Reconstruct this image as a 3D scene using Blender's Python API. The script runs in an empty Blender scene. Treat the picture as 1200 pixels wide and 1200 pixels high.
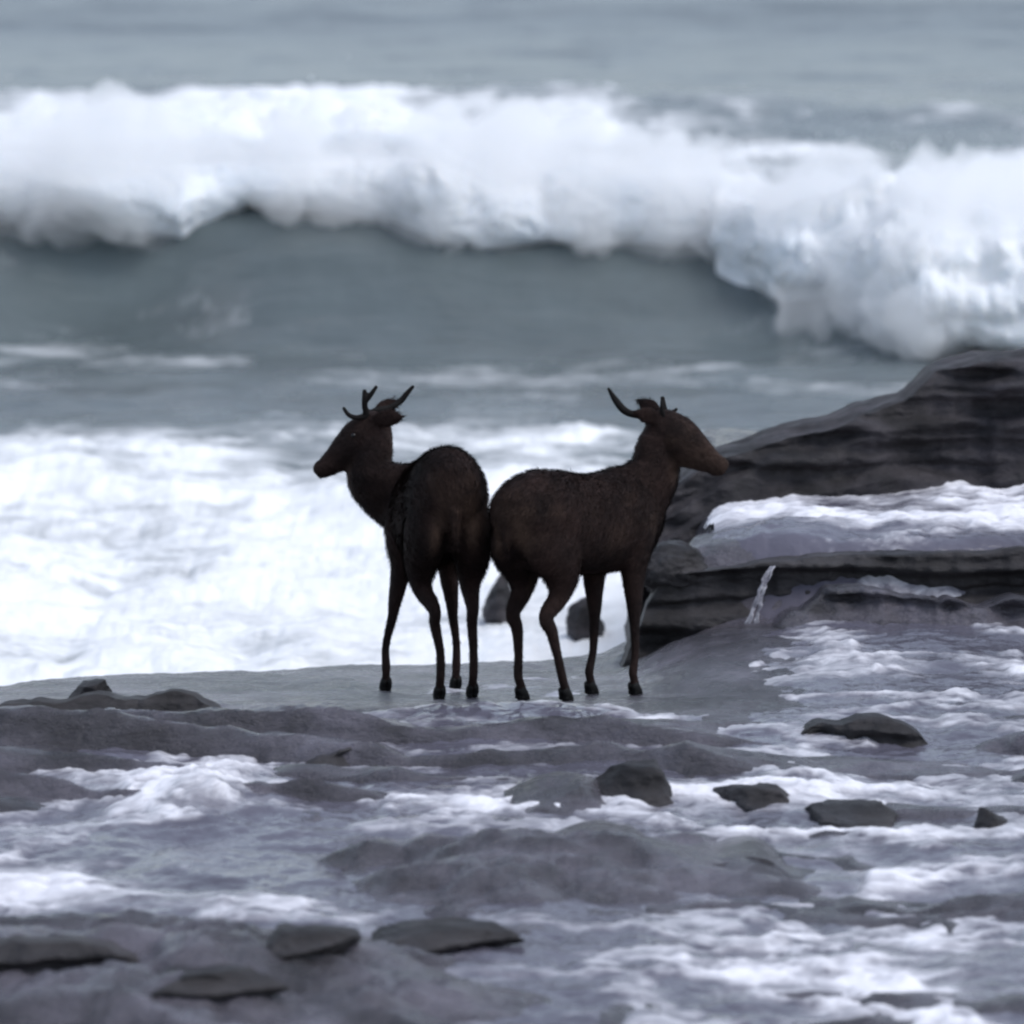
import bpy, bmesh, math, random
import numpy as np
from mathutils import Vector, Matrix

R = math.radians
scene = bpy.context.scene
col = scene.collection

# ------------------------------------------------------------------ camera
CAM_H = 3.9
FOV = R(10.5)
PITCH = R(7.4)                       # looking slightly down on the shore
cam_d = bpy.data.cameras.new('camera')
cam = bpy.data.objects.new('camera', cam_d)
col.objects.link(cam)
cam.location = (0, 0, CAM_H)
cam.rotation_euler = (R(90) - PITCH, 0, 0)
cam_d.sensor_fit = 'HORIZONTAL'
cam_d.angle = FOV
cam_d.clip_start = 0.5
cam_d.clip_end = 9000
cam_d.dof.use_dof = True
cam_d.dof.focus_distance = 24.3
cam_d.dof.aperture_fstop = 2.6
scene.camera = cam

# ------------------------------------------------------------------ sky, sun
SUN_EL, SUN_AZ = R(60), R(115)        # azimuth measured from +Y (out to sea) towards +X
world = bpy.data.worlds.new('World')
scene.world = world
world.use_nodes = True
wn = world.node_tree
wn.nodes.clear()
w_out = wn.nodes.new('ShaderNodeOutputWorld')
w_bg = wn.nodes.new('ShaderNodeBackground')
w_sky = wn.nodes.new('ShaderNodeTexSky')
w_sky.sky_type = 'NISHITA'
w_sky.sun_disc = False
w_sky.sun_elevation = SUN_EL
w_sky.sun_rotation = SUN_AZ
w_sky.air_density = 1.0
w_sky.dust_density = 1.2
w_sky.ozone_density = 2.0
w_hsv = wn.nodes.new('ShaderNodeHueSaturation')
w_hsv.inputs['Saturation'].default_value = 0.58
w_bg.inputs['Strength'].default_value = 0.12
wn.links.new(w_sky.outputs[0], w_hsv.inputs['Color'])
wn.links.new(w_hsv.outputs[0], w_bg.inputs['Color'])
wn.links.new(w_bg.outputs[0], w_out.inputs['Surface'])

sun_d = bpy.data.lights.new('sun', 'SUN')
sun_d.energy = 0.9
sun_d.angle = R(35)
sun_d.color = (1.0, 0.98, 0.97)
sun = bpy.data.objects.new('sun', sun_d)
col.objects.link(sun)
sd = Vector((math.sin(SUN_AZ) * math.cos(SUN_EL), math.cos(SUN_AZ) * math.cos(SUN_EL), math.sin(SUN_EL)))
sun.rotation_euler = (-sd).to_track_quat('-Z', 'Y').to_euler()
sun.location = (0, 0, 30)

scene.view_settings.view_transform = 'Standard'
scene.view_settings.look = 'None'
scene.view_settings.gamma = 1.0
scene.view_settings.exposure = 0.8
scene.view_settings.use_curve_mapping = False
scene.cycles.use_denoising = True
scene.cycles.filter_width = 2.4
scene.cycles.max_bounces = 8
scene.cycles.volume_bounces = 6

# ------------------------------------------------------------------ pixel helpers (1200 px photograph)
FPX = 600 / math.tan(FOV / 2)

def ray(px, py):
    dep = PITCH + math.atan((py - 600) / FPX)
    return (px - 600) / FPX, math.tan(dep)      # lateral slope, downward slope (per metre of reach)

def gnd(px, py, z=0.0):
    """the spot on a level at height z that the pixel's direction meets"""
    lx, dz = ray(px, py)
    y = (CAM_H - z) / dz
    return lx * y / math.cos(PITCH), y

def at(px, py, y):
    """the point on the pixel's direction at reach y"""
    lx, dz = ray(px, py)
    return lx * y / math.cos(PITCH), y, CAM_H - y * dz

# ------------------------------------------------------------------ noise
def _hash(ix, iy, iz, seed):
    h = (ix.astype(np.int64) * 374761393 + iy.astype(np.int64) * 668265263 + iz.astype(np.int64) * 2147483647 + seed * 1274126177) & 0xFFFFFFFF
    h = ((h ^ (h >> 13)) * 1274126177) & 0xFFFFFFFF
    h = ((h ^ (h >> 16)) * 2246822519) & 0xFFFFFFFF
    h = h ^ (h >> 15)
    return (h & 0xFFFFFF) / float(0xFFFFFF) * 2 - 1

def noise(x, y, z=0.0, seed=0):
    x, y, z = np.broadcast_arrays(np.asarray(x, float), np.asarray(y, float), np.asarray(z, float))
    ix, iy, iz = np.floor(x), np.floor(y), np.floor(z)
    fx, fy, fz = x - ix, y - iy, z - iz
    u, v, w = (t * t * t * (t * (t * 6 - 15) + 10) for t in (fx, fy, fz))
    r = 0
    for a in (0, 1):
        for b in (0, 1):
            for c in (0, 1):
                r = r + _hash(ix + a, iy + b, iz + c, seed) * (u if a else 1 - u) * (v if b else 1 - v) * (w if c else 1 - w)
    return r

def fbm(x, y, z=0.0, seed=0, octv=5, gain=0.5, lac=2.03):
    r, a, s = 0, 1.0, 0.0
    for k in range(octv):
        r = r + a * noise(x * lac ** k + 13.7 * k, y * lac ** k - 7.1 * k, z * lac ** k + 3.3 * k, seed + k)
        s += a
        a *= gain
    return r / s

def billow(x, y, z=0.0, seed=0, octv=5, gain=0.5, lac=2.1):
    r, a, s = 0, 1.0, 0.0
    for k in range(octv):
        n = noise(x * lac ** k + 5.7 * k, y * lac ** k - 9.1 * k, z * lac ** k + 2.3 * k, seed + k)
        r = r + a * np.abs(n)
        s += a
        a *= gain
    return r / s

def sst(a, b, x):
    t = np.clip((x - a) / (b - a), 0, 1)
    return t * t * (3 - 2 * t)

def blob(x, y, px, py, rx, ry, z=0.0):
    """soft spot on the ground, given where the photograph shows it; 1 in its middle"""
    cx, cy = gnd(px, py, z)
    mx = rx * cy / FPX
    my = abs(gnd(px, py - ry, z)[1] - gnd(px, py + ry, z)[1]) / 2
    return np.exp(-(((x - cx) / mx) ** 2 + ((y - cy) / my) ** 2))

# ------------------------------------------------------------------ mesh helpers
def mesh_obj(name, verts, faces, mat, parent=None, attrs=None, smooth=True):
    me = bpy.data.meshes.new(name)
    verts = np.asarray(verts, np.float32)
    faces = np.asarray(faces, np.int32)
    n = faces.shape[1]
    me.vertices.add(len(verts)); me.vertices.foreach_set('co', verts.ravel())
    me.loops.add(faces.size); me.loops.foreach_set('vertex_index', faces.ravel())
    me.polygons.add(len(faces)); me.polygons.foreach_set('loop_start', np.arange(0, faces.size, n, dtype=np.int32))
    me.update(calc_edges=True)
    me.validate()
    if smooth:
        me.polygons.foreach_set('use_smooth', np.ones(len(me.polygons), bool))
    for k, v in (attrs or {}).items():
        a = me.attributes.new(k, 'FLOAT', 'POINT')
        a.data.foreach_set('value', np.asarray(v, np.float32).ravel())
    me.materials.append(mat)
    o = bpy.data.objects.new(name, me)
    col.objects.link(o)
    if parent:
        o.parent = parent
    return o

def grid_faces(nr, nc, wrap=False):
    i = np.arange(nr - 1)[:, None] * nc
    if wrap:
        j = np.arange(nc)[None, :]
        k = (j + 1) % nc
    else:
        j = np.arange(nc - 1)[None, :]
        k = j + 1
    return np.stack([i + j, i + k, i + nc + k, i + nc + j], -1).reshape(-1, 4)

def tag(o, label=None, cat=None, group=None, kind=None):
    if label: o['label'] = label
    if cat: o['category'] = cat
    if group: o['group'] = group
    if kind: o['kind'] = kind
    return o

# ------------------------------------------------------------------ materials
def new_mat(name):
    m = bpy.data.materials.new(name)
    m.use_nodes = True
    nt = m.node_tree
    b = nt.nodes['Principled BSDF']
    return m, nt, b

def N(nt, kind, **kw):
    n = nt.nodes.new(kind)
    for k, v in kw.items():
        if k in n.inputs:
            n.inputs[k].default_value = v
        else:
            setattr(n, k, v)
    return n

def noise_tex(nt, scale, detail=6, rough=0.55, mapping=None, dist=0.0):
    tc = N(nt, 'ShaderNodeTexCoord')
    mp = N(nt, 'ShaderNodeMapping')
    if mapping:
        mp.inputs['Scale'].default_value = mapping
    t = N(nt, 'ShaderNodeTexNoise')
    t.inputs['Scale'].default_value = scale
    t.inputs['Detail'].default_value = detail
    t.inputs['Roughness'].default_value = rough
    t.inputs['Distortion'].default_value = dist
    nt.links.new(tc.outputs['Object'], mp.inputs['Vector'])
    nt.links.new(mp.outputs[0], t.inputs['Vector'])
    return t

def ramp(nt, src, stops):
    r = N(nt, 'ShaderNodeValToRGB')
    els = r.color_ramp.elements
    els[0].position, els[0].color = stops[0][0], (*stops[0][1], 1)
    els[1].position, els[1].color = stops[-1][0], (*stops[-1][1], 1)
    for p, c in stops[1:-1]:
        e = els.new(p); e.color = (*c, 1)
    nt.links.new(src, r.inputs['Fac'])
    return r

def wet_rock(name, dark, light, rough=(0.18, 0.5), bump=0.35, bscale=14, coat=0.15, spec=0.4):
    m, nt, b = new_mat(name)
    t = noise_tex(nt, 3.1, 8, 0.62, (1, 1, 3.0))
    r = ramp(nt, t.outputs['Fac'], [(0.3, dark), (0.52, tuple((a + c) / 2 for a, c in zip(dark, light))), (0.72, light)])
    tb = noise_tex(nt, 1.1, 5, 0.6, (1, 1.4, 1), 0.6)
    rb = ramp(nt, tb.outputs['Fac'], [(0.38, (0.42, 0.41, 0.40)), (0.60, (1.15, 1.13, 1.15))])
    mu = N(nt, 'ShaderNodeMix', data_type='RGBA', blend_type='MULTIPLY')
    mu.inputs[0].default_value = 1.0
    nt.links.new(r.outputs['Color'], mu.inputs[6])
    nt.links.new(rb.outputs['Color'], mu.inputs[7])
    nt.links.new(mu.outputs[2], b.inputs['Base Color'])
    t2 = noise_tex(nt, 5.3, 5, 0.6)
    rr = ramp(nt, t2.outputs['Fac'], [(0.35, (rough[0],) * 3), (0.68, (rough[1],) * 3)])
    nt.links.new(rr.outputs['Color'], b.inputs['Roughness'])
    t3 = noise_tex(nt, bscale, 9, 0.65, (1, 1, 2.2))
    bp = N(nt, 'ShaderNodeBump')
    bp.inputs['Strength'].default_value = bump
    bp.inputs['Distance'].default_value = 0.05
    nt.links.new(t3.outputs['Fac'], bp.inputs['Height'])
    nt.links.new(bp.outputs[0], b.inputs['Normal'])
    b.inputs['Coat Weight'].default_value = coat
    nt.links.new(bp.outputs[0], b.inputs['Coat Normal'])
    b.inputs['Specular IOR Level'].default_value = spec
    b.inputs['Coat Roughness'].default_value = 0.22
    return m

def water_mat(name, deep, bump_sets, rough=0.12, foam_col=(0.86, 0.88, 0.9), lace_scale=2.0):
    """water whose 'foam' attribute turns it into white matte foam"""
    m, nt, b = new_mat(name)
    at_ = N(nt, 'ShaderNodeAttribute', attribute_name='foam')
    tn = noise_tex(nt, 0.6, 5, 0.6)
    wc = ramp(nt, tn.outputs['Fac'], [(0.3, tuple(c * 0.8 for c in deep)), (0.7, tuple(c * 1.2 for c in deep))])
    mix = N(nt, 'ShaderNodeMix', data_type='RGBA')
    lace = noise_tex(nt, lace_scale, 8, 0.68, (0.7, 1, 1), 0.8)
    m1 = N(nt, 'ShaderNodeMath', operation='SUBTRACT'); m1.inputs[1].default_value = 0.5
    nt.links.new(lace.outputs['Fac'], m1.inputs[0])
    m2 = N(nt, 'ShaderNodeMath', operation='SUBTRACT'); m2.inputs[0].default_value = 1.12
    nt.links.new(at_.outputs['Fac'], m2.inputs[1])
    m3 = N(nt, 'ShaderNodeMath', operation='MULTIPLY')
    nt.links.new(at_.outputs['Fac'], m3.inputs[0]); nt.links.new(m2.outputs[0], m3.inputs[1])
    m4 = N(nt, 'ShaderNodeMath', operation='MULTIPLY'); m4.inputs[1].default_value = 9.0
    nt.links.new(m3.outputs[0], m4.inputs[0])
    m5 = N(nt, 'ShaderNodeMath', operation='MULTIPLY_ADD', use_clamp=True)
    nt.links.new(m1.outputs[0], m5.inputs[0]); nt.links.new(m4.outputs[0], m5.inputs[1]); nt.links.new(at_.outputs['Fac'], m5.inputs[2])
    nt.links.new(m5.outputs[0], mix.inputs[0])
    nt.links.new(wc.outputs['Color'], mix.inputs[6])
    mix.inputs[7].default_value = (*foam_col, 1)
    nt.links.new(mix.outputs[2], b.inputs['Base Color'])
    mr = N(nt, 'ShaderNodeMapRange')
    nt.links.new(at_.outputs['Fac'], mr.inputs['Value'])
    mr.inputs['To Min'].default_value = rough
    mr.inputs['To Max'].default_value = 0.75
    nt.links.new(mr.outputs[0], b.inputs['Roughness'])
    b.inputs['IOR'].default_value = 1.33
    prev = None
    for sc_, st, ds, mp in bump_sets:
        t = noise_tex(nt, sc_, 4, 0.55, mp, 0.4)
        bp = N(nt, 'ShaderNodeBump')
        bp.inputs['Strength'].default_value = st
        bp.inputs['Distance'].default_value = ds
        nt.links.new(t.outputs['Fac'], bp.inputs['Height'])
        if prev:
            nt.links.new(prev.outputs[0], bp.inputs['Normal'])
        prev = bp
    nt.links.new(prev.outputs[0], b.inputs['Normal'])
    return m

M_shelf = wet_rock('wet shelf rock', (0.036, 0.035, 0.043), (0.150, 0.142, 0.172), (0.12, 0.42), 1.0, 9, 0.3)
M_dark = wet_rock('dark wet rock', (0.016, 0.016, 0.019), (0.060, 0.056, 0.058), (0.45, 0.8), 0.7, 9, 0.0, 0.3)
M_outcrop = wet_rock('layered outcrop rock', (0.016, 0.016, 0.019), (0.080, 0.073, 0.080), (0.5, 0.85), 0.8, 6, 0.0, 0.3)
M_sea = water_mat('sea water', (0.092, 0.114, 0.120), [(0.8, 0.5, 0.22, (0.45, 1, 1)), (3.0, 0.45, 0.06, (0.45, 1, 1))], 0.26)
M_wash = water_mat('shallow wash', (0.100, 0.097, 0.126), [(5.0, 0.45, 0.045, (0.8, 1, 1)), (19.0, 0.4, 0.012, (0.8, 1, 1))], 0.12, (0.82, 0.82, 0.87), 6.0)

def foam_mat():
    m, nt, b = new_mat('sea foam')
    t = noise_tex(nt, 1.4, 6, 0.6)
    r = ramp(nt, t.outputs['Fac'], [(0.3, (0.80, 0.85, 0.90)), (0.6, (0.90, 0.92, 0.94))])
    nt.links.new(r.outputs['Color'], b.inputs['Base Color'])
    b.inputs['Roughness'].default_value = 0.9
    b.inputs['Specular IOR Level'].default_value = 0.2
    b.inputs['Subsurface Weight'].default_value = 0.4
    b.inputs['Subsurface Radius'].default_value = (0.3, 0.35, 0.4)
    b.inputs['Subsurface Scale'].default_value = 0.15
    t3 = noise_tex(nt, 7, 7, 0.7)
    bp = N(nt, 'ShaderNodeBump')
    bp.inputs['Strength'].default_value = 0.6
    bp.inputs['Distance'].default_value = 0.12
    nt.links.new(t3.outputs['Fac'], bp.inputs['Height'])
    nt.links.new(bp.outputs[0], b.inputs['Normal'])
    return m
M_foam = foam_mat()

# ------------------------------------------------------------------ rock shelf
SEA_Z = -1.0
_ex = np.array([gnd(a, b, z)[0] for a, b, z in ((0, 802, -.14), (100, 786, -.18), (300, 778, -.2), (440, 768, -.22), (600, 764, -.22), (760, 745, -.2))])
_ey = np.array([gnd(a, b, z)[1] for a, b, z in ((0, 802, -.14), (100, 786, -.18), (300, 778, -.2), (440, 768, -.22), (600, 764, -.22), (760, 745, -.2))])

def shelf_base(x, y):
    z = -0.09 * np.clip(y - 23.4, 0, 4) * (1 - sst(0.45, 1.05, x + 0.22 * fbm(x * 1.8, y * 1.5, 0, 63, 4)))
    edge = np.interp(x, _ex, _ey) + 0.45 * fbm(x * 1.1, 0.5, 0, 71, 4)
    rx_ = x - 0.07 * (y - 26) + 0.10 * noise(x * 2.3, y * 2.3, 0, 15)
    right = sst(0.58, 0.82, rx_)
    drop = sst(0.0, 0.9, y - edge) * 1.3 * (1 - sst(0.45, 0.72, rx_))
    # the raised terrace at the right, above the ledge
    rise = 0.34 - 0.03 * sst(0.6, 1.7, x)
    terr = sst(26.0, 26.5, y + 0.15 * noise(x * 1.1, 2.2, 0, 5)) * rise * right * sst(32.5, 31.0, y)
    return z - drop + terr

def shelf_relief(x, y):
    calm = sst(23.4, 22.5, y)     # the deer's ground is smooth
    n1 = fbm(x * 0.45, y * 0.50, 0, 11, 4, 0.5)
    rid = 1 - np.abs(fbm(x * 0.6 + 3, y * 0.6, 0, 31, 3)) * 2.2
    z = -0.05 * calm + (0.10 * n1 + 0.04 * rid) * (0.34 + 0.66 * calm)
    z = z + 0.085 * fbm(x * 0.55 + 9, y * 2.1, 0, 131, 5, 0.55) * calm      # long low ribs along the shore
    z = z + 0.030 * (billow(x * 2.4, y * 1.6, 0, 141, 5, 0.6) - 0.25) * (1 - calm)      # worn hollows
    # tilted beds: a saw-tooth that leaves small scarps facing the viewer
    w = y * 1.5 + 0.2 * x + 1.1 * fbm(x * 0.6, y * 0.45, 0, 47, 5)
    saw = w - np.floor(w)
    z = z + 0.08 * (0.5 - np.abs(billow(x * 1.2, y * 1.5, 0, 57, 3, 0.5) - 0.3) * 2) * calm
    z = z + 0.14 * (1 - 0.75 * blob(x, y, 150, 1150, 400, 60)) * (sst(0, 1, saw * 4.5) * (1 - saw)) * calm * (0.35 + 0.65 * sst(-0.2, 0.4, noise(x * 0.7, y * 0.5, 0, 91)))
    z = z + 0.012 * fbm(x * 2.5, y * 4, 0, 77, 5, 0.6) * (0.3 + 0.7 * calm)
    z = z + 0.14 * (billow(x * 2.2, y * 2.8, 0, 97, 6, 0.6) - 0.25) * (blob(x, y, 200, 1180, 480, 80) + 0.8 * blob(x, y, 600, 1060, 260, 50) + 0.5 * blob(x, y, 200, 850, 300, 40))
    return z

def bare(x, y):
    """where rock stands clear of the wash (>0) or lies under it (<0), metres"""
    b = 0.20 * blob(x, y, 220, 1180, 450, 62) + 0.07 * blob(x, y, 560, 1080, 190, 55) + 0.10 * blob(x, y, 720, 1035, 260, 28)
    b = b + 0.015 * blob(x, y, 560, 850, 360, 35) + 0.03 * blob(x, y, 130, 830, 180, 22) + 0.05 * blob(x, y, 820, 900, 220, 45)
    b = b + 0.05 * blob(x, y, 400, 890, 90, 18) + 0.05 * blob(x, y, 70, 1115, 130, 16) + 0.04 * blob(x, y, 1050, 1000, 120, 14)
    b = b - 0.06 * blob(x, y, 60, 1055, 150, 30) - 0.04 * blob(x, y, 330, 1070, 170, 22) - 0.05 * blob(x, y, 1060, 1050, 200, 24)
    b = b - 0.05 * blob(x, y, 900, 1140, 330, 50) - 0.05 * blob(x, y, 230, 940, 160, 50)
    return b

def shelf_z(x, y):
    return shelf_base(x, y) + shelf_relief(x, y) + bare(x, y)

def build_shelf():
    xs = np.concatenate([np.linspace(-9, -3.0, 60, endpoint=False), np.linspace(-3.0, 3.4, 520, endpoint=False), np.linspace(3.4, 9, 56)])
    ys = np.concatenate([np.linspace(8, 16, 60, endpoint=False), np.linspace(16, 28.5, 520, endpoint=False), np.linspace(28.5, 33, 60)])
    X, Y = np.meshgrid(xs, ys)
    Z = shelf_z(X, Y)
    Z = np.maximum(Z, -1.9)
    o = mesh_obj('rock_shelf', np.stack([X, Y, Z], -1).reshape(-1, 3), grid_faces(len(ys), len(xs)), M_shelf)
    tag(o, 'wet grey rock shelf the two deer stand on', 'rock', kind='structure')

    # thin water running over the low parts of the shelf
    base = shelf_base(X, Y)
    flow = 0.05 * fbm(X * 1.1, Y * 0.9, 0, 201, 5) + 0.05 * (billow(X * 2.6, Y * 2.2, 0, 205, 5, 0.6) - 0.25)
    lvl = 0.030 + flow + 0.05 * sst(26.2, 26.8, Y) * (1 - 0.6 * sst(-0.1, 0.25, noise(X * 1.3, Y * 1.1, 0, 44)))
    f = fbm(X * 1.0 + 0.4 * fbm(X, Y, 0, 3), Y * 0.9, 0, 301, 6, 0.6)
    fil = 1 - np.abs(fbm(X * 1.1, Y * 1.2, 0, 311, 6, 0.62)) * 3.4        # thin streaks
    wgt = 1.35 * blob(X, Y, 20, 1055, 120, 34) + 0.55 * blob(X, Y, 270, 1070, 190, 24) + 0.85 * blob(X, Y, 245, 935, 100, 50)
    wgt = wgt + 0.45 * blob(X, Y, 1080, 1050, 190, 24) + 0.35 * blob(X, Y, 900, 1150, 330, 50) + 0.40 * blob(X, Y, 900, 800, 350, 26)
    wgt = wgt + 0.25 * blob(X, Y, 60, 890, 120, 50) + 0.3 * blob(X, Y, 540, 960, 110, 30) + 0.3 * blob(X, Y, 900, 950, 300, 30)
    wgt = wgt + (0.78 + 0.3 * noise(X * 0.8, Y * 2.2, 0, 52)) * sst(26.2, 27.2, Y) * sst(0.3, 0.8, X)
    wgt = wgt + 0.12 + 0.10 * sst(-0.5, 1.5, X) + 0.15 * blob(X, Y, 1000, 900, 300, 60)
    wgt = wgt - 0.5 * blob(X, Y, 250, 1160, 420, 50) - 0.35 * blob(X, Y, 700, 1040, 260, 30)
    lap = np.exp(-((base + lvl - shelf_z(X, Y)) / 0.022) ** 2) * sst(-0.15, 0.35, f) * (Y < 23.3)
    foam = 0.88 * sst(0.45, 1.5, wgt * 1.15 + 0.35 * lap + 0.75 * f + 0.30 * fil * sst(0.0, 0.4, wgt))
    foam = np.clip(foam + 0.38 * sst(0.45, 0.95, fil) * (0.25 + 0.75 * sst(0.03, 0.25, wgt)), 0, 1)
    Zw = base + lvl + 0.16 * blob(X, Y, 255, 945, 85, 38) * billow(X * 2.5, Y * 2.0, 0, 411, 5, 0.6) + 0.035 * foam * (0.5 + billow(X * 7, Y * 5, 0, 401, 4))
    near = sst(23.2, 23.7, Y) * (1 - sst(0.75, 1.4, X) )
    Zw = Zw - 0.068 * near - 0.6 * sst(28.9, 29.4, Y)
    gf = grid_faces(len(ys), len(xs))
    hid = (Zw < Z - 0.05).ravel() | ((X - 0.07 * (Y - 26) < 0.86 + 0.10 * fbm(X * 3, Y * 3, 0, 53, 3)) & (Y > 25.75)).ravel()
    gf = gf[~hid[gf].all(1)]
    o = mesh_obj('shallow_water', np.stack([X, Y, Zw], -1).reshape(-1, 3), gf, M_wash, attrs={'foam': foam})
    tag(o, 'thin foam-streaked water washing over the rock shelf', 'water', kind='structure')
build_shelf()

# ------------------------------------------------------------------ sea
def crest_y(x):
    return 51.6 + 0.6 * noise(x * 0.22, 1.5, 0, 501) - 0.9 * sst(1.6, 3.0, x)

def sea_z(x, y):
    s = y - crest_y(x)
    amp = 1.02 + 0.16 * noise(x * 0.35, 9.0, 0, 503)
    hollow = np.exp(-((x + 3.7) / 0.9) ** 2)
    front = sst(-3.6 + 0.8 * hollow, -0.1, s) ** (1.25 + 1.2 * hollow)
    back = np.exp(-np.clip(s, 0, None) / 7.0)
    z = amp * np.where(s < 0, front, back)
    # swell behind, and the spent wave running in front of the shelf
    z = z + 0.45 * np.exp(-((y - 84 - 1.5 * noise(x * 0.1, 4, 0, 9)) / 3.5) ** 2) * (0.6 + 0.4 * noise(x * 0.12, 7, 0, 19))
    z = z + 0.6 * np.exp(-((y - 118 - 3 * noise(x * 0.05, 4, 0, 29)) / 6) ** 2)
    z = z + 0.22 * np.exp(-((y - 37.5 - 2.2 * fbm(x * 0.4, 4, 0, 39, 3)) / 1.1) ** 2) * (0.5 + 0.9 * noise(x * 0.6, y * 0.3, 0, 49)) * sst(2.0, -0.5, x)
    far = sst(60, 400, y)
    z = z + (0.11 * fbm(x * 0.5, y * 0.55, 0, 511, 6, 0.55) + 0.18 * far * fbm(x * 0.08, y * 0.05, 0, 517, 4))
    return SEA_Z + z

def sea_foam(x, y):
    s = y - crest_y(x)
    f = fbm(x * 0.55, y * 0.30, 0, 601, 6, 0.6)
    f2 = fbm(x * 0.9, y * 0.28, 0, 611, 6, 0.6)
    near = sst(43.0, 37.0, y + 5.0 * fbm(x * 0.35, y * 0.22, 0, 621, 5, 0.55) + 1.0 * f) * 1.08
    mid = 0.55 * blob(x, y, 660, 520, 240, 30, SEA_Z) + 0.45 * blob(x, y, 130, 530, 260, 26, SEA_Z)
    behind_w = sst(0.2, 1.2, s) * sst(96, 76, y) * (0.42 + 0.58 * sst(3.0, -1.5, x * 52 / np.maximum(y, 30)))
    a = near * (1.0 + 0.7 * fbm(x * 0.9, y * 0.55, 0, 641, 6, 0.62))
    b = sst(0.15, 0.75, mid + 0.55 * f2)
    c = sst(0.10, 0.65, behind_w * 0.75 + 0.55 * f2 - 0.05) * sst(0, 0.5, s) * sst(100, 85, y)
    d = 0.30 * sst(0.02, 0.5, fbm(x * 0.7, y * 0.9, 0, 631, 7, 0.66)) * sst(-0.8, -1.6, s)
    return np.clip(np.maximum.reduce([a, b * sst(46, 43, y), c, d]), 0, 1)

def build_sea():
    t = np.concatenate([np.linspace(-0.5, -0.115, 60, endpoint=False), np.linspace(-0.115, 0.115, 560, endpoint=False), np.linspace(0.115, 0.5, 61)])
    dep = np.linspace(math.atan(4.9 / 24.3), math.atan(4.9 / 140), 640)
    ys = np.concatenate([4.9 / np.tan(dep), np.geomspace(143, 8000, 60)])
    T, Y = np.meshgrid(t, ys)
    X = T * Y
    Z = sea_z(X, Y)
    F = sea_foam(X, Y)
    Z = Z + 0.24 * F * billow(X * 1.0, Y * 0.8, 0, 701, 6, 0.58) * sst(110, 80, Y)
    o = mesh_obj('sea', np.stack([X, Y, Z], -1).reshape(-1, 3), grid_faces(len(ys), len(t)), M_sea, attrs={'foam': F})
    tag(o, 'grey-green sea with a rising wave and white surf', 'sea', kind='structure')
build_sea()

# ------------------------------------------------------------------ foam rollers
def roller(name, label, x0, x1, cy, cz, ry, rz, nu, nv, amp, seed):
    """a long tumbling body of foam along the crest: a tube with cauliflower relief"""
    u = np.linspace(x0, x1, nu)
    v = np.linspace(0, 2 * math.pi, nv, endpoint=False)
    U, V = np.meshgrid(u, v, indexing='ij')
    CY, CZ, RY, RZ = (np.asarray(f(u))[:, None] for f in (cy, cz, ry, rz))
    n = np.stack([np.zeros_like(U), np.cos(V), np.sin(V)], -1)
    p = np.stack([U, CY + RY * np.cos(V), CZ + RZ * np.sin(V)], -1)
    d = billow(p[..., 0] * 1.4, p[..., 1] * 1.4, p[..., 2] * 1.4, seed, 6, 0.5)
    big = fbm(p[..., 0] * 0.8, p[..., 1] * 0.8, p[..., 2] * 0.8, seed + 9, 3)
    sc = np.minimum(np.minimum(RY, RZ), 0.55)
    p = p + n * ((d - 0.28) * 2.0 * amp + big * amp * 1.3)[..., None] * sc[..., None]
    p[..., 0] += amp * 0.35 * fbm(p[..., 0] * 1.5, p[..., 1] * 1.5, p[..., 2] * 1.5, seed + 17, 4)
    o = mesh_obj(name, p.reshape(-1, 3), grid_faces(nu, nv, True), M_foam)
    tag(o, label, 'foam', kind='stuff')
    return o

def prof(pts, y):
    """crest profile from the photograph: (px, py top, py bottom) at reach y -> x, z mid, z half-height"""
    a = [at(p, t, y) for p, t, b in pts]
    b = [at(p, bb, y) for p, t, bb in pts]
    xs = [q[0] for q in a]
    return xs, [(q[2] + w[2]) / 2 for q, w in zip(a, b)], [max(0.06, (q[2] - w[2]) / 2) for q, w in zip(a, b)]

main_pts = [(-500, 190, 300), (-120, 180, 300), (0, 185, 272), (70, 190, 245), (130, 200, 262), (215, 200, 288), (290, 195, 245), (350, 190, 256),
            (450, 185, 272), (520, 185, 318), (600, 188, 335), (680, 195, 330), (760, 205, 308), (825, 200, 310), (860, 192, 360),
            (900, 200, 382), (960, 198, 385), (1020, 195, 405), (1060, 210, 430), (1120, 215, 440), (1200, 205, 440), (1400, 190, 440), (1800, 200, 430)]
_mx, _mz, _mr = prof(main_pts, 51.0)
_big = lambda x: sst(1.7, 2.3, x)
_hang = lambda x: np.clip(-0.15 - (np.interp(x, _mx, _mz) - np.interp(x, _mx, _mr)), 0, 0.5) * (1 - _big(x)) + 0.4 * np.exp(-((x + 3.7) / 0.6) ** 2)
_far = lambda x: sst(2.6, 3.7, x)
roller('breaking_wave_foam', 'thick white foam tumbling over the big breaking wave', _mx[0], _mx[-1],
       lambda x: crest_y(x) - 0.15 - 0.6 * _big(x) - 0.6 * _far(x) - 0.45 * _hang(x), lambda x: np.interp(x, _mx, _mz), lambda x: 0.45 + 1.05 * _big(x) + 0.8 * _far(x) + 0.9 * _hang(x), lambda x: np.interp(x, _mx, _mr) * 0.92,
       1000, 190, 0.5, 811)
back_pts = [(-500, 140, 190), (-100, 135, 195), (0, 140, 190), (100, 128, 190), (200, 122, 190), (300, 118, 190), (400, 116, 185), (470, 128, 180), (540, 150, 185), (600, 168, 190), (680, 186, 194)]
_bx, _bz, _br = prof(back_pts, 58.0)
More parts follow.
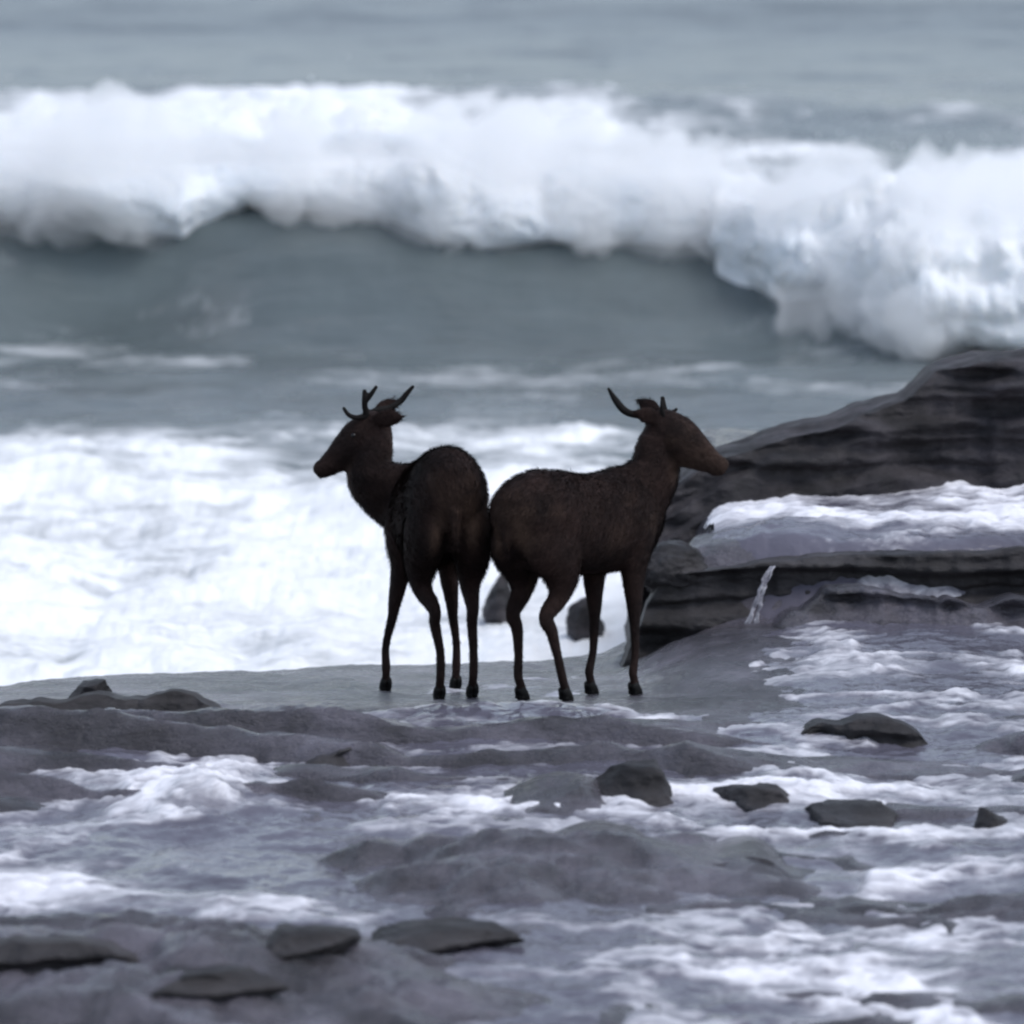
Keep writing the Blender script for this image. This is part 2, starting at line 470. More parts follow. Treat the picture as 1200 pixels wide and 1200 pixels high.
roller('drifting_foam', 'pale foam thrown up behind the big breaking wave', _bx[0], _bx[-1],
       lambda x: 58 + 0.8 * noise(x * 0.4, 3, 0, 5), lambda x: np.interp(x, _bx, _bz), lambda x: 1.6 + 0 * x, lambda x: np.interp(x, _bx, _br) * 0.9, 420, 90, 0.5, 841)

# droplets torn off the crest
def build_spray():
    rng = np.random.default_rng(5)
    n = 30000
    k = rng.random(n)
    x = _mx[0] + (_mx[-1] - _mx[0]) * rng.random(n)
    zt = np.interp(x, _mx, np.array(_mz) + np.array(_mr))
    zb = np.interp(x, _mx, np.array(_mz) - np.array(_mr))
    top = rng.random(n) < 1.1
    dens = sst(-0.25, 0.5, fbm(x * 0.9, 0.3, 0, 921, 4))
    keep = rng.random(n) < 0.15 + 0.85 * dens
    z = np.where(top, zt + rng.exponential(0.11, n) - 0.05, zb - rng.exponential(0.06, n) + 0.05)
    y = crest_y(x) + rng.normal(0, 0.35, n) + np.where(top, 0.35, -0.55 - 1.2 * _big(x))
    r = 0.004 + 0.008 * rng.random(n) ** 3
    x, y, z, r = x[keep], y[keep], z[keep], r[keep]
    tet = np.array([(1, 1, 1), (1, -1, -1), (-1, 1, -1), (-1, -1, 1)], float)
    V = np.stack([x, y, z], -1)[:, None, :] + tet[None] * r[:, None, None]
    F = np.array([(0, 1, 2), (0, 3, 1), (0, 2, 3), (1, 3, 2)])
    F = (np.arange(len(x)) * 4)[:, None, None] + F[None]
    o = mesh_obj('sea_spray', V.reshape(-1, 3), F.reshape(-1, 3), M_foam, smooth=False)
    tag(o, 'fine white spray flying off the breaking wave', 'spray', kind='stuff')
build_spray()

def mist_mat():
    m = bpy.data.materials.new('blown spray')
    m.use_nodes = True
    nt = m.node_tree
    nt.nodes.clear()
    o = N(nt, 'ShaderNodeOutputMaterial')
    v = N(nt, 'ShaderNodeVolumePrincipled')
    v.inputs['Color'].default_value = (0.995, 0.997, 1.0, 1)
    v.inputs['Density'].default_value = 2.0
    v.inputs['Anisotropy'].default_value = 0.1
    nt.links.new(v.outputs[0], o.inputs['Volume'])
    return m
M_mist = mist_mat()
_ms = roller('blown_spray', 'soft mist of spray hanging over the big breaking wave', _mx[0], _mx[-1],
       lambda x: crest_y(x) - 0.05 - 0.65 * _big(x) - 0.6 * _far(x) - 0.45 * _hang(x), lambda x: np.interp(x, _mx, _mz) + 0.06 - 0.24 * _big(x), lambda x: 0.72 + 1.05 * _big(x) + 0.8 * _far(x) + 0.9 * _hang(x), lambda x: np.interp(x, _mx, _mr) * 0.95 + 0.20 - 0.13 * _big(x),
       700, 120, 1.0, 861)
_ms.data.materials.clear(); _ms.data.materials.append(M_mist)

# ------------------------------------------------------------------ rocks
def boulder(name, label, c, dims, seed, mat, sub=5, pw=0.8, amp=0.34, strata=0.16, rz=0.0, tilt=0.0, group=None):
    bm = bmesh.new()
    bmesh.ops.create_icosphere(bm, subdivisions=sub, radius=1)
    p = np.array([v.co[:] for v in bm.verts])
    p = np.sign(p) * np.abs(p) ** pw
    rr = np.random.default_rng(seed)
    for _ in range(16):                              # broken faces
        nrm = rr.normal(size=3) * (1, 1, 0.8); nrm /= np.linalg.norm(nrm)
        t = p @ nrm - rr.uniform(0.5, 0.85)
        p = p - np.clip(t, 0, None)[:, None] * nrm * 0.92
    d = np.array(dims) / 2
    q = p * d
    s = 1.0 / max(0.12, float(np.mean(d)))
    disp = amp * fbm(q[:, 0] * s * 0.9 + seed, q[:, 1] * s * 0.9, q[:, 2] * s * 1.4, seed, 6, 0.6)
    lay = q[:, 2] * 1.0 + 0.05 * fbm(q[:, 0] * 2, q[:, 1] * 2, 0, seed + 3, 3)
    st = strata * noise(lay * 22, 0.3 * q[:, 0], 0, seed + 5)
    k = 1 + disp
    q[:, 0] *= k; q[:, 2] *= k
    q[:, 1] *= k + st
    q[:, 2] += q[:, 0] * tilt
    for v, co in zip(bm.verts, q):
        v.co = co
    me = bpy.data.meshes.new(name)
    bm.to_mesh(me); bm.free()
    me.polygons.foreach_set('use_smooth', np.ones(len(me.polygons), bool))
    me.materials.append(mat)
    o = bpy.data.objects.new(name, me)
    col.objects.link(o)
    o.location = c
    o.rotation_euler = (0, 0, rz)
    return tag(o, label, 'rock', group)

def ridge(name, label, cat, xs, topz, basez, yf, back, mat, seed, nx=260, nf=90, nb=70, lean=0.4, strata=0.10, freq=9.0, ends=0.5, beds=1, wob=0.18):
    """a long bed of layered rock: a front face with beds standing in and out, then a top running back"""
    x = np.linspace(xs[0], xs[-1], nx)
    zt = np.interp(x, xs, topz) + 0.03 * fbm(x * 2.2, 0.7, 0, seed, 4)
    zb = np.full(nx, basez)
    y0 = np.interp(x, xs, yf) + wob * fbm(x * 1.4, 1.7, 0, seed + 1, 5, 0.6)
    taper = np.clip(sst(0, ends, x - x[0]) * sst(0, ends, x[-1] - x) * (1 + 0.35 * fbm(x * 3, 5.5, 0, seed + 20, 4) * (wob > 0.2)), 0, 1.2)
    zt = zb + (zt - zb) * taper
    s = np.linspace(0, 1, nf)
    S, X = np.meshgrid(s, x)
    H = (zt - zb)[:, None]
    Zf = zb[:, None] + H * S
    warp = 0.06 * X + 0.25 * fbm(X * 0.8, Zf * 1.5, 0, seed + 2, 3)
    lay = noise((Zf + 0.18 * warp) * freq, 0.45 * X, 0, seed + 4) + 0.4 * noise((Zf + 0.18 * warp) * freq * 2.3, 0.9 * X, 0, seed + 6)
    qq = S * beds + 0.9 * fbm(X * 0.7, 0.4, 0, seed + 14, 4) + 0.5 * noise(X * 2.2, S * 3, 0, seed + 15)
    stair = (np.floor(qq) + sst(0.62, 1.0, qq - np.floor(qq))) / beds
    Yf = y0[:, None] + lean * H * (stair if beds > 1 else S ** 1.6) + strata * lay * np.minimum(1, H * 4) + 0.10 * fbm(X * 2.4, Zf * 4, 0, seed + 8, 5)
    Zf = Zf + 0.02 * fbm(X * 3, Zf * 6, 3, seed + 10, 4)
    sb = np.linspace(0, 1, nb)[1:]
    Sb, Xb = np.meshgrid(sb, x)
    Yb = Yf[:, -1:] + back * Sb
    Zb = Zf[:, -1:] - (Zf[:, -1:] - basez) * Sb ** 3 + 0.05 * fbm(Xb * 2, Yb * 2, 0, seed + 12, 5) * np.minimum(1, H * 3) * (1 - Sb)
    P = np.concatenate([np.stack([X, Yf, Zf], -1), np.stack([Xb, Yb, Zb], -1)], 1)
    f = grid_faces(nx, P.shape[1])[:, ::-1]
    o = mesh_obj(name, P.reshape(-1, 3), f, mat)
    return tag(o, label, cat)

# the big outcrop behind the terrace
YO = 27.25
op = [(740, 585), (790, 556), (850, 526), (900, 514), (960, 500), (1010, 480), (1060, 464), (1100, 432), (1150, 419), (1200, 418), (1300, 405), (1500, 400), (1800, 430)]
ox = [at(a, b, YO + 0.8)[0] for a, b in op]
oz = [at(a, b, YO + 0.8)[2] - 0.02 for a, b in op]
ridge('rock_outcrop', 'big dark layered outcrop rising beyond the white wash', 'rock', ox, oz, -0.6, [YO] * len(ox), 2.6, M_outcrop, 21, 460, 240, 90, 0.55, 0.17, 8.0, 0.05, 7)

# the dark ledge with the trickle
lp = [(705, 690), (740, 676), (790, 668), (830, 664), (900, 660), (960, 655), (1020, 655), (1080, 658), (1140, 652), (1200, 646), (1400, 640), (1600, 640)]
lx = [at(a, b, 26.0)[0] for a, b in lp]
lz = [at(a, b, 26.0)[2] for a, b in lp]
ridge('rock_ledge', 'dark stepped ledge below the white wash beside the deer', 'rock', lx, lz, -0.3, [26.0] * len(lx), 0.9, M_dark, 41, 360, 90, 50, 0.10, 0.07, 11.0, 0.34)
lp = [(790, 740), (860, 736), (930, 722), (1000, 716), (1100, 712), (1200, 706), (1400, 700), (1600, 700)]
lx = [at(a, b, 25.5)[0] for a, b in lp]
lz = [at(a, b, 25.5)[2] for a, b in lp]
ridge('rock_ledge', 'low grey step at the foot of the dark ledge', 'rock', lx, lz, -0.3, [25.5] * len(lx), 0.9, M_shelf, 61, 300, 60, 40, 0.5, 0.07, 14.0, 0.7, 1, 0.3)

def on_shelf(px, py):
    x, y = gnd(px, py)
    z = 0.0
    for _ in range(4):
        z = float(max(shelf_z(np.array([x]), np.array([y]))[0], shelf_base(np.array([x]), np.array([y]))[0] + 0.02))
        x, y = gnd(px, py, z)
    return x, y, z

def rock_at(label, x0, x1, ytop, ybot, depth, seed, mat=M_dark, tilt=0.0, **kw):
    """a rock whose foot meets the shelf at ybot"""
    cx, cy, cz = on_shelf((x0 + x1) / 2, ybot)
    s = cy / FPX
    w, h = (x1 - x0) * s, (ybot - ytop) * s
    return boulder('rock', label, (cx, cy + depth * 0.5, cz + h * 0.05), (w * 1.35, depth * 1.4, h * 1.65), seed, mat, tilt=tilt, **kw)

def ledge_at(label, pts, ybase, back, seed, mat=M_dark, lean=0.5, strata=0.05):
    """a low broken bed on the shelf: its upper edge as the photograph shows it, its foot at ybase"""
    cx, cy, cz = on_shelf(sum(p[0] for p in pts) / len(pts), ybase)
    q = [at(a, b, cy + 0.08) for a, b in pts]
    return ridge('rock', label, 'rock', [p[0] for p in q], [p[2] for p in q], cz - 0.12, [cy] * len(q), back, mat, seed, 170, 50, 40, lean, strata, 22.0, min(0.34, 0.36 * (q[-1][0] - q[0][0])), 1, 0.35)

ledge_at('arched dark rock rising from the wash below the small ledge', [(870, 862), (915, 848), (960, 840), (1010, 836), (1060, 844), (1110, 858), (1150, 866)], 872, 0.6, 101)
rock_at('blocky dark rock with one steep end', 690, 800, 902, 955, 0.5, 102)
rock_at('grey hump leaning against the blocky dark rock', 596, 716, 916, 966, 0.6, 203, M_shelf)
rock_at('small black rock with a wet pale cap', 955, 1066, 938, 978, 0.5, 104)
rock_at('little dark stone lying alone on the smooth shelf edge', 78, 126, 794, 818, 0.22, 105)
ledge_at('flat low dark slab behind the churning foam', [(-120, 830), (-20, 828), (60, 824), (150, 825), (230, 828), (310, 836)], 843, 0.5, 106)
ledge_at('dark flat rock beside the churning foam', [(310, 896), (350, 884), (420, 878), (470, 882), (500, 898)], 908, 0.5, 107)
rock_at('rounded dark rock between the blocky and the black rock', 850, 940, 914, 952, 0.5, 108)
ledge_at('low black ledge bordering the white pool', [(-160, 1090), (-40, 1092), (60, 1094), (130, 1098), (200, 1108), (240, 1118)], 1130, 0.5, 109)
rock_at('small dark rock at the tip of the white pool', 290, 400, 1092, 1124, 0.4, 210)
rock_at('thin dark slab on bare brown rock', 405, 600, 1096, 1118, 0.5, 211)
rock_at('long black stone lying in the dark rock below the white pool', 150, 310, 1142, 1172, 0.45, 216)
ledge_at('broad brown ledge between two streams of foam', [(460, 1026), (540, 1014), (640, 1009), (740, 1010), (840, 1012), (930, 1018), (1000, 1026)], 1040, 1.0, 113, M_shelf, 1.2, 0.03)
rock_at('upright dark stone standing in foam', 1142, 1190, 930, 985, 0.25, 114)
rock_at('dark rock at the foot of the ledge under the trickle', 832, 872, 672, 722, 0.3, 115)

def loose(label, px, py, y, w, d, h, seed, mat=M_dark):
    x, y, z = at(px, py, y)
    return boulder('rock', label, (x, y, z), (w, d, h), seed, mat)
loose('dark wedge of rock under the streaming foam at the terrace end', 796, 668, 26.2, 0.42, 0.5, 0.26, 132)
for px_, py_, w_, sd_, lb_ in ((683, 708, 0.30, 134, 'brown stone awash in the surf off the shelf, nearer the ledge'), (586, 684, 0.22, 135, 'small brown stone awash alone in the surf off the shelf')):
    x_, y_ = gnd(px_, py_, SEA_Z + 0.25)
    boulder('rock', lb_, (x_, y_, SEA_Z + 0.08), (w_ * 1.1, 0.5, 0.44), sd_, M_outcrop)

# the trickle off the ledge
def build_trickle():
    top = at(906, 662, 26.02); bot = at(880, 735, 25.90)
    nu, nv = 70, 12
    s_ = np.linspace(0, 1, nu); v = np.linspace(0, 2 * math.pi, nv, endpoint=False)
    S, V = np.meshgrid(s_, v, indexing='ij')
    VS, FS = [], []
    for k in range(5):                               # strands of falling water
        o1 = 0.016 * (k - 2) / 2
        cx = top[0] + o1 * 0.6 + (bot[0] - top[0]) * S ** 0.7 + o1 * S + 0.012 * fbm(S * 6, k * 3.1, 0, 35, 3)
        cy = top[1] + (bot[1] - top[1]) * np.sqrt(S) - 0.04 + 0.01 * fbm(S * 5, k * 1.7, 2, 36, 3)
        cz = top[2] + (bot[2] - top[2]) * S * (1 - 0.06 * (k % 3))
        r = (0.003 + 0.003 * S) * (1 + 1.1 * fbm(S * 9, k * 2.2, 0, 33, 4))
        VS.append(np.stack([cx + r * np.cos(V) * 1.3, cy + r * np.sin(V), cz], -1).reshape(-1, 3))
        FS.append(grid_faces(nu, nv, True) + k * nu * nv)
    V_ = np.concatenate(VS)
    o = mesh_obj('water_trickle', V_, np.concatenate(FS), M_wash, attrs={'foam': np.full(len(V_), 0.3)})
    tag(o, 'thin white trickle falling over the dark ledge', 'water', kind='stuff')
build_trickle()

# ------------------------------------------------------------------ deer
def catmull(pts, k=6):
    P = np.array(pts, float)
    P = np.vstack([2 * P[0] - P[1], P, 2 * P[-1] - P[-2]])
    out = []
    for i in range(1, len(P) - 2):
        p0, p1, p2, p3 = P[i - 1:i + 3]
        for t in np.linspace(0, 1, k, endpoint=False):
            out.append(0.5 * ((2 * p1) + (-p0 + p2) * t + (2 * p0 - 5 * p1 + 4 * p2 - p3) * t * t + (-p0 + 3 * p1 - 3 * p2 + p3) * t ** 3))
    out.append(P[-2])
    return np.array(out)

def tube(bm, pts, side=(0, 1, 0), nv=40, k=10):
    """pts: x, y, z, r_side, r_other; rings across the path, r_side along the 'side' direction"""
    Q = catmull(pts, k)
    Q[:, 3:] = np.maximum(Q[:, 3:], 0.002)
    C = Q[:, :3]
    T = np.gradient(C, axis=0)
    rings = []
    side = Vector(side)
    for c, t, r in zip(C, T, Q[:, 3:]):
        t = Vector(t).normalized()
        a = (side - t * side.dot(t)).normalized()
        b = t.cross(a)
        rings.append([bm.verts.new(Vector(c) + a * (r[0] * math.cos(2 * math.pi * j / nv)) + b * (r[1] * math.sin(2 * math.pi * j / nv))) for j in range(nv)])
    for r0, r1 in zip(rings, rings[1:]):
        for j in range(nv):
            bm.faces.new((r0[j], r0[(j + 1) % nv], r1[(j + 1) % nv], r1[j]))
    bm.faces.new(rings[0][::-1]); bm.faces.new(rings[-1])

def to_obj(name, bm, mat, parent=None, remesh=None, smooth=0):
    bmesh.ops.recalc_face_normals(bm, faces=bm.faces)
    me = bpy.data.meshes.new(name)
    bm.to_mesh(me); bm.free()
    o = bpy.data.objects.new(name, me)
    col.objects.link(o)
    if remesh:
        m = o.modifiers.new('remesh', 'REMESH'); m.mode = 'VOXEL'; m.voxel_size = remesh
        if smooth:
            s = o.modifiers.new('smooth', 'SMOOTH'); s.factor = 0.5; s.iterations = smooth
        dg = bpy.context.evaluated_depsgraph_get()
        me2 = bpy.data.meshes.new_from_object(o.evaluated_get(dg))
        o.modifiers.clear()
        o.data = me2
        bpy.data.meshes.remove(me)
        me = me2
        me.name = name
    me.polygons.foreach_set('use_smooth', np.ones(len(me.polygons), bool))
    me.materials.clear(); me.materials.append(mat)
    if parent: o.parent = parent
    return o

def fur_mat():
    m, nt, b = new_mat('dark brown fur')
    t = noise_tex(nt, 5, 6, 0.6)
    r = ramp(nt, t.outputs['Fac'], [(0.3, (0.0070, 0.0040, 0.0040)), (0.7, (0.030, 0.0165, 0.0142))])
    at_ = N(nt, 'ShaderNodeAttribute', attribute_name='pale')
    mx = N(nt, 'ShaderNodeMix', data_type='RGBA')
    nt.links.new(at_.outputs['Fac'], mx.inputs[0])
    nt.links.new(r.outputs['Color'], mx.inputs[6])
    mx.inputs[7].default_value = (0.120, 0.076, 0.055, 1)
    nt.links.new(mx.outputs[2], b.inputs['Base Color'])
    b.inputs['Roughness'].default_value = 0.75
    b.inputs['Specular IOR Level'].default_value = 0.15
    b.inputs['Sheen Weight'].default_value = 0.0
    b.inputs['Sheen Roughness'].default_value = 0.5
    t3 = noise_tex(nt, 60, 6, 0.7, (0.5, 1, 0.6))
    bp = N(nt, 'ShaderNodeBump')
    bp.inputs['Strength'].default_value = 0.6
    bp.inputs['Distance'].default_value = 0.022
    nt.links.new(t3.outputs['Fac'], bp.inputs['Height'])
    nt.links.new(bp.outputs[0], b.inputs['Normal'])
    return m

def plain(name, c, rough, spec=0.4, bump=0.3, sc_=40):
    m, nt, b = new_mat(name)
    t = noise_tex(nt, sc_, 5, 0.6)
    r = ramp(nt, t.outputs['Fac'], [(0.3, tuple(v * 0.7 for v in c)), (0.7, tuple(v * 1.3 for v in c))])
    nt.links.new(r.outputs['Color'], b.inputs['Base Color'])
    b.inputs['Roughness'].default_value = rough
    b.inputs['Specular IOR Level'].default_value = spec
    bp = N(nt, 'ShaderNodeBump')
    bp.inputs['Strength'].default_value = bump
    bp.inputs['Distance'].default_value = 0.004
    nt.links.new(t.outputs['Fac'], bp.inputs['Height'])
    nt.links.new(bp.outputs[0], b.inputs['Normal'])
    return m
M_fur = fur_mat()
M_antler = plain('antler', (0.009, 0.008, 0.008), 0.8, 0.15)
M_hoof = plain('hoof', (0.006, 0.006, 0.006), 0.7, 0.2)
M_eye = plain('eye', (0.004, 0.004, 0.005), 0.3, 0.4, 0.0)

def make_deer(label, loc, heading, head, yaw, pitch, roll, hind, fore, antlers, neck_mid, ears, scale=1.0, hs=1.0, hlen=1.0, croup=0.0, wide=1.0):
    """local axes: +x forward, +y to its left, +z up.  head: poll position; yaw/pitch of the muzzle in local axes"""
    root = bpy.data.objects.new('deer', None)
    col.objects.link(root)
    z0 = float(shelf_z(np.array([loc[0]]), np.array([loc[1]]))[0])
    root.location = (loc[0], loc[1], z0)
    root.rotation_euler = (0, 0, heading)
    root.scale = (scale,) * 3
    tag(root, label, 'deer', 'deer standing on the rock shelf')
    ch, sh = scale * math.cos(heading), scale * math.sin(heading)

    def gz(x, y):
        return float(shelf_z(np.array([loc[0] + x * ch - y * sh]), np.array([loc[1] + x * sh + y * ch]))[0] - z0) / scale

    bm = bmesh.new()
    trunk = [(-.515, 0, .745, .03, .05), (-.49, 0, .755, .09, .125), (-.43, 0, .775, .138, .175), (-.33, 0, .775, .168, .205), (-.18, 0, .755, .172, .208),
             (0, 0, .725, .170, .205), (.16, 0, .718, .162, .21), (.29, 0, .725, .150, .215), (.40, 0, .745, .122, .19), (.48, 0, .755, .085, .14), (.53, 0, .765, .03, .06)]
    tube(bm, [(x, y, z - croup * x, a * wide, b) for x, y, z, a, b in trunk])
    # neck
    hp = Vector(head)
    nm = Vector(neck_mid)
    tube(bm, [(.15, 0, .72 - croup * .15, .11, .15), (.33, 0.3 * nm.y, .77 - croup * .3, .108, .155), (nm.x, nm.y, nm.z, .090, .138),
              (hp.x * .6 + nm.x * .4, hp.y * .6 + nm.y * .4, hp.z * .6 + nm.z * .4, .074, .104), (hp.x, hp.y, hp.z - .03, .064, .088), (hp.x, hp.y, hp.z + .01, .045, .055)])
    # head frame
    F = Vector((math.cos(yaw) * math.cos(pitch), math.sin(yaw) * math.cos(pitch), math.sin(pitch)))
    L = Vector((-math.sin(yaw), math.cos(yaw), 0))
    U = F.cross(L)
    if roll:
        q = Matrix.Rotation(roll, 3, F)
        L = q @ L; U = q @ U
    def hpt(f, l, u):
        return hp + F * (f * hlen) + L * l + U * u
    hl = []
    for f, u, rs, ru in [(-.055, .0, .03, .035), (-.03, .0, .05, .058), (.02, .002, .062, .072), (.08, -.006, .065, .078), (.14, -.016, .057, .070), (.20, -.024, .044, .055),
                         (.255, -.030, .034, .040), (.295, -.033, .031, .035), (.318, -.035, .025, .028), (.327, -.036, .012, .014)]:
        hl.append((*hpt(f, 0, u), rs * hs, ru * hs))
    tube(bm, hl, side=L, nv=20)
    tube(bm, [(*hpt(-.01, 0, -.055), .04, .036), (*hpt(.06, 0, -.075), .048, .042), (*hpt(.14, 0, -.072), .04, .033), (*hpt(.22, 0, -.060), .029, .022), (*hpt(.29, 0, -.054), .022, .016)], side=L, nv=16)
    # ears: flattened leaves, slightly hollow
    for sgn, (ef, el, eu) in zip((1, -1), ears):
        d = F * ef + L * el * sgn + U * eu
        p0 = hpt(-.005, .045 * sgn, .045)
        wd = F.cross(d).normalized() if abs(F.dot(d.normalized())) < 0.9 else U
        tube(bm, [(*(p0 - d * .1), .012, .012), (*(p0 + d * .15), .024, .012), (*(p0 + d * .45), .040, .011), (*(p0 + d * .75), .030, .009), (*(p0 + d * 1.0), .006, .005)], side=d.cross(L).normalized(), nv=14, k=4)
    # tail
    tube(bm, [(-.475, 0, .85, .022, .02), (-.505, 0, .81, .022, .018), (-.516, 0, .75, .022, .015), (-.514, 0, .69, .016, .012), (-.508, 0, .65, .006, .006)], nv=14)
    # legs
    hoofs = []
    for sgn, (hx, hy, kx) in zip((1, -1), hind):          # hoof x, hoof y, hock x
        hz = gz(hx, hy)
        y0 = .085 * sgn
        tube(bm, [(-.36, .07 * sgn, .80, .07, .12), (-.33, y0, .70, .085, .15), (-.28, .098 * sgn, .585, .070, .115), (kx * .55 - .25 * .45 + .02, .096 * sgn, .475, .040, .056),
                  (kx - .012, y0 * .5 + hy * .5, .385 + hz * .3, .025, .037), (kx + .012 + (hx - kx) * .12, y0 * .4 + hy * .6, .32 + hz * .4, .022, .031),
                  (kx + (hx - kx) * .55, hy, .20 + hz * .7, .0175, .022), (hx - .028, hy, .105 + hz, .019, .022), (hx - .012, hy, .065 + hz, .018, .022), (hx, hy, .035 + hz, .022, .026)], nv=16)
        hoofs.append((hx, hy, hz))
    for sgn, (hx, hy, kx) in zip((1, -1), fore):
        hz = gz(hx, hy)
        y0 = .09 * sgn
        tube(bm, [(.28, .075 * sgn, .80, .05, .09), (.27, y0, .68, .065, .115), (.25, .098 * sgn, .58, .055, .078), (.24 * .5 + kx * .5, .095 * sgn, .48, .043, .056),
                  (kx, y0 * .5 + hy * .5, .335 + hz * .4, .026, .031), (kx + (hx - kx) * .15, y0 * .4 + hy * .6, .29 + hz * .5, .021, .024),
                  (kx + (hx - kx) * .6, hy, .18 + hz * .75, .0165, .019), (hx - .016, hy, .10 + hz, .019, .022), (hx - .008, hy, .065 + hz, .017, .02), (hx, hy, .035 + hz, .022, .026)], nv=16)
        hoofs.append((hx, hy, hz))
    body = to_obj('body', bm, M_fur, root, remesh=0.0075, smooth=10)
    nv_ = len(body.data.vertices)
    P = np.empty(nv_ * 3); body.data.vertices.foreach_get('co', P); P = P.reshape(-1, 3)
    Nn = np.empty(nv_ * 3, np.float32); body.data.vertices.foreach_get('normal', Nn); Nn = Nn.reshape(-1, 3)
    P = P + Nn * (0.004 * fbm(P[:, 0] * 30, P[:, 1] * 45, P[:, 2] * 30, 7, 4, 0.7) * sst(.25, .6, P[:, 2]))[:, None]
    body.data.vertices.foreach_set('co', P.astype(np.float32).ravel())
    P = np.empty(len(body.data.vertices) * 3); body.data.vertices.foreach_get('co', P); P = P.reshape(-1, 3)
    pale = 0.95 * np.exp(-(((np.abs(P[:, 1]) - .065) / .028) ** 2 + ((P[:, 2] - .70) / .09) ** 2)) * sst(-.43, -.50, P[:, 0])
    pale = pale + 0.35 * np.exp(-((P[:, 2] - .52) / .05) ** 2) * sst(.10, .03, np.abs(P[:, 1])) * (np.abs(P[:, 0]) < .3)
    rel = P - np.array(hp)
    fx_, ux_, lx_ = rel @ np.array(F), rel @ np.array(U), rel @ np.array(L)
    pale = pale + 0.55 * np.exp(-((ux_ + .12) / .05) ** 2) * sst(-.10, .02, fx_) * sst(.30, .15, fx_) * sst(.09, .03, np.abs(lx_))
    pale = pale * (0.7 + 0.6 * fbm(P[:, 0] * 9, P[:, 1] * 9, P[:, 2] * 6, 3, 4)) + 0.22 * sst(0.0, 0.45, fbm(P[:, 0] * 3.5, P[:, 1] * 3.5, P[:, 2] * 4.5, 13, 5, 0.6)) * sst(.45, .6, P[:, 2])
    a = body.data.attributes.new('pale', 'FLOAT', 'POINT'); a.data.foreach_set('value', np.clip(pale, 0, 1).astype(np.float32))
    # short coat: thousands of fine hairs lying back along the body
    rng = np.random.default_rng(len(label))
    Nn = np.empty(nv_ * 3, np.float32); body.data.vertices.foreach_get('normal', Nn); Nn = Nn.reshape(-1, 3)
    ok = np.where(P[:, 2] > 0.16)[0]
    idx = rng.choice(ok, 42000)
    p, n = P[idx], Nn[idx]
    hd = np.min([np.linalg.norm(p - np.array(hp) - f_ * np.array(F), axis=1) for f_ in (-.06, .03, .12, .21, .30)], axis=0)
    onhead = np.exp(-(hd / .15) ** 4)[:, None]
    flow = np.array([-1.0, 0, -0.55]) * (1 - onhead) - np.array(F) * onhead + rng.normal(0, .22, (len(p), 3))
    leg = sst(.55, .42, p[:, 2])[:, None]
    flow = flow * (1 - leg) + np.array([-.15, 0, -1.0]) * leg
    flow = flow - n * (flow * n).sum(1, keepdims=True)
    flow = flow / (np.linalg.norm(flow, axis=1, keepdims=True) + 1e-6)
    ln = (0.026 - 0.016 * np.maximum(onhead, leg)) * (0.6 + 0.8 * rng.random((len(p), 1)))
    sd_ = np.cross(n, flow)
    q = p + rng.normal(0, .002, p.shape)
    tri = np.stack([q + sd_ * .0016, q - sd_ * .0016, q + flow * ln + n * ln * (0.22 + 0.2 * rng.random((len(p), 1)))], 1)
    pl = np.repeat(np.clip(pale[idx] + rng.normal(0, .05, len(p)), 0, 1), 3)
    ct = mesh_obj('coat', tri.reshape(-1, 3), np.arange(len(p) * 3).reshape(-1, 3), M_fur, root, {'pale': pl}, smooth=False)
    ct['kind'] = 'stuff'
    for hx, hy, hz in hoofs:                              # cloven hooves: two toes each
        bm = bmesh.new()
        for s in (-1, 1):
            tube(bm, [(hx - .022, hy + s * .010, .050 + hz, .010, .016), (hx - .006, hy + s * .012, .030 + hz, .013, .022), (hx + .016, hy + s * .012, .010 + hz, .012, .016), (hx + .036, hy + s * .008, .000 + hz, .006, .006)], nv=12, k=4)
            tube(bm, [(hx - .02, hy + s * .011, .020 + hz, .010, .016), (hx + .012, hy + s * .012, .004 + hz, .012, .012)], nv=12, k=3)
        to_obj('hoof', bm, M_hoof, root)
    for sgn, chains in zip((1, -1), antlers):             # offsets from the pedicle in metres, along head axes f, l, u
        bm = bmesh.new()
        for ch_ in chains:
            tube(bm, [(*hpt(f, l * sgn, u), r * .95 + .001, r * .95 + .001) for f, l, u, r in ch_], side=L, nv=12, k=5)
        an = to_obj('antler', bm, M_antler, root, remesh=0.004, smooth=2)
    for sgn in (1, -1):
        bm = bmesh.new()
        bmesh.ops.create_uvsphere(bm, u_segments=16, v_segments=10, radius=.011)
        bmesh.ops.translate(bm, verts=bm.verts, vec=hpt(.095, .056 * sgn, .026))
        to_obj('eye', bm, M_eye, root)
    return root

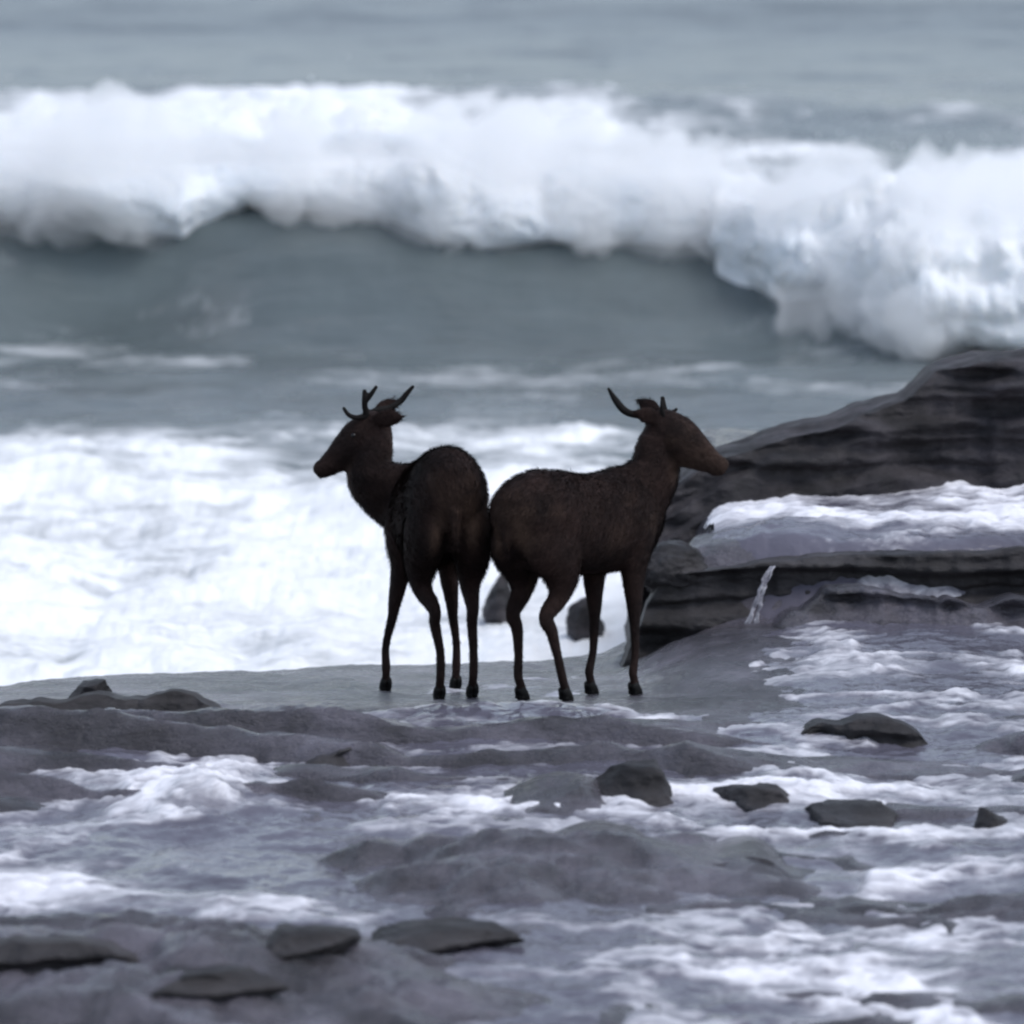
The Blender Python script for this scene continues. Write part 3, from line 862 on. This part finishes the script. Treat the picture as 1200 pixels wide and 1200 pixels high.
# left deer: back to the viewer, head turned to its left
ax, ay = gnd(508, 806)
make_deer('deer seen from behind, head turned sideways, antlers raised', (ax, ay + 0.30), R(90 + 10), head=(.43, .165, 1.015), yaw=R(80), pitch=R(-30), roll=0,
          hind=[(-.30, .03, -.34), (-.27, -.105, -.33)], fore=[(.27, .155, .25), (.31, -.135, .26)],
          antlers=[[[(.015, .03, .05, .016), (.005, .035, .07, .013), (-.012, .05, .11, .012), (-.03, .055, .135, .013), (-.045, .055, .165, .007)], [(-.02, .053, .12, .011), (-.06, .06, .135, .010), (-.10, .06, .152, .006)], [(.005, .034, .065, .011), (.05, .05, .085, .010), (.07, .05, .11, .009), (.073, .05, .145, .006)]],
                   [[(.015, .03, .05, .016), (-.03, .05, .060, .013), (-.085, .08, .040, .012), (-.14, .10, .038, .012), (-.18, .10, .052, .011), (-.225, .10, .066, .006)], [(-.01, .04, .062, .010), (.01, .055, .10, .006)]]],
          neck_mid=(.42, .19, .81), ears=[(-.125, .07, -.05), (-.12, .09, .0)], scale=1.12, hs=1.08, hlen=0.93, croup=0.14, wide=0.92)
# right deer: three-quarter from behind, head in profile to the right
bx, by = gnd(681, 808)
make_deer('deer with swept-back antlers facing the layered outcrop', (bx, by + 0.05), R(54), head=(.48, -.06, 1.08), yaw=R(-52), pitch=R(-26), roll=0,
          hind=[(-.295, .085, -.35), (-.225, -.085, -.355)], fore=[(.19, .08, .22), (.25, -.10, .25)],
          antlers=[[[(.01, .03, .05, .016), (-.02, .035, .085, .014), (-.045, .04, .125, .008)], [(.012, .035, .065, .011), (.035, .05, .105, .006)]],
                   [[(.01, .03, .05, .016), (-.047, .045, .045, .014), (-.106, .06, .018, .013), (-.168, .065, .010, .016), (-.225, .06, .034, .014), (-.275, .055, .066, .005)], [(-.01, .04, .05, .012), (-.035, .06, .085, .009), (-.05, .06, .12, .004)]]],
          neck_mid=(.46, -.04, .89), ears=[(-.12, .08, .02), (-.135, .06, -.02)], scale=1.06, hs=1.28)
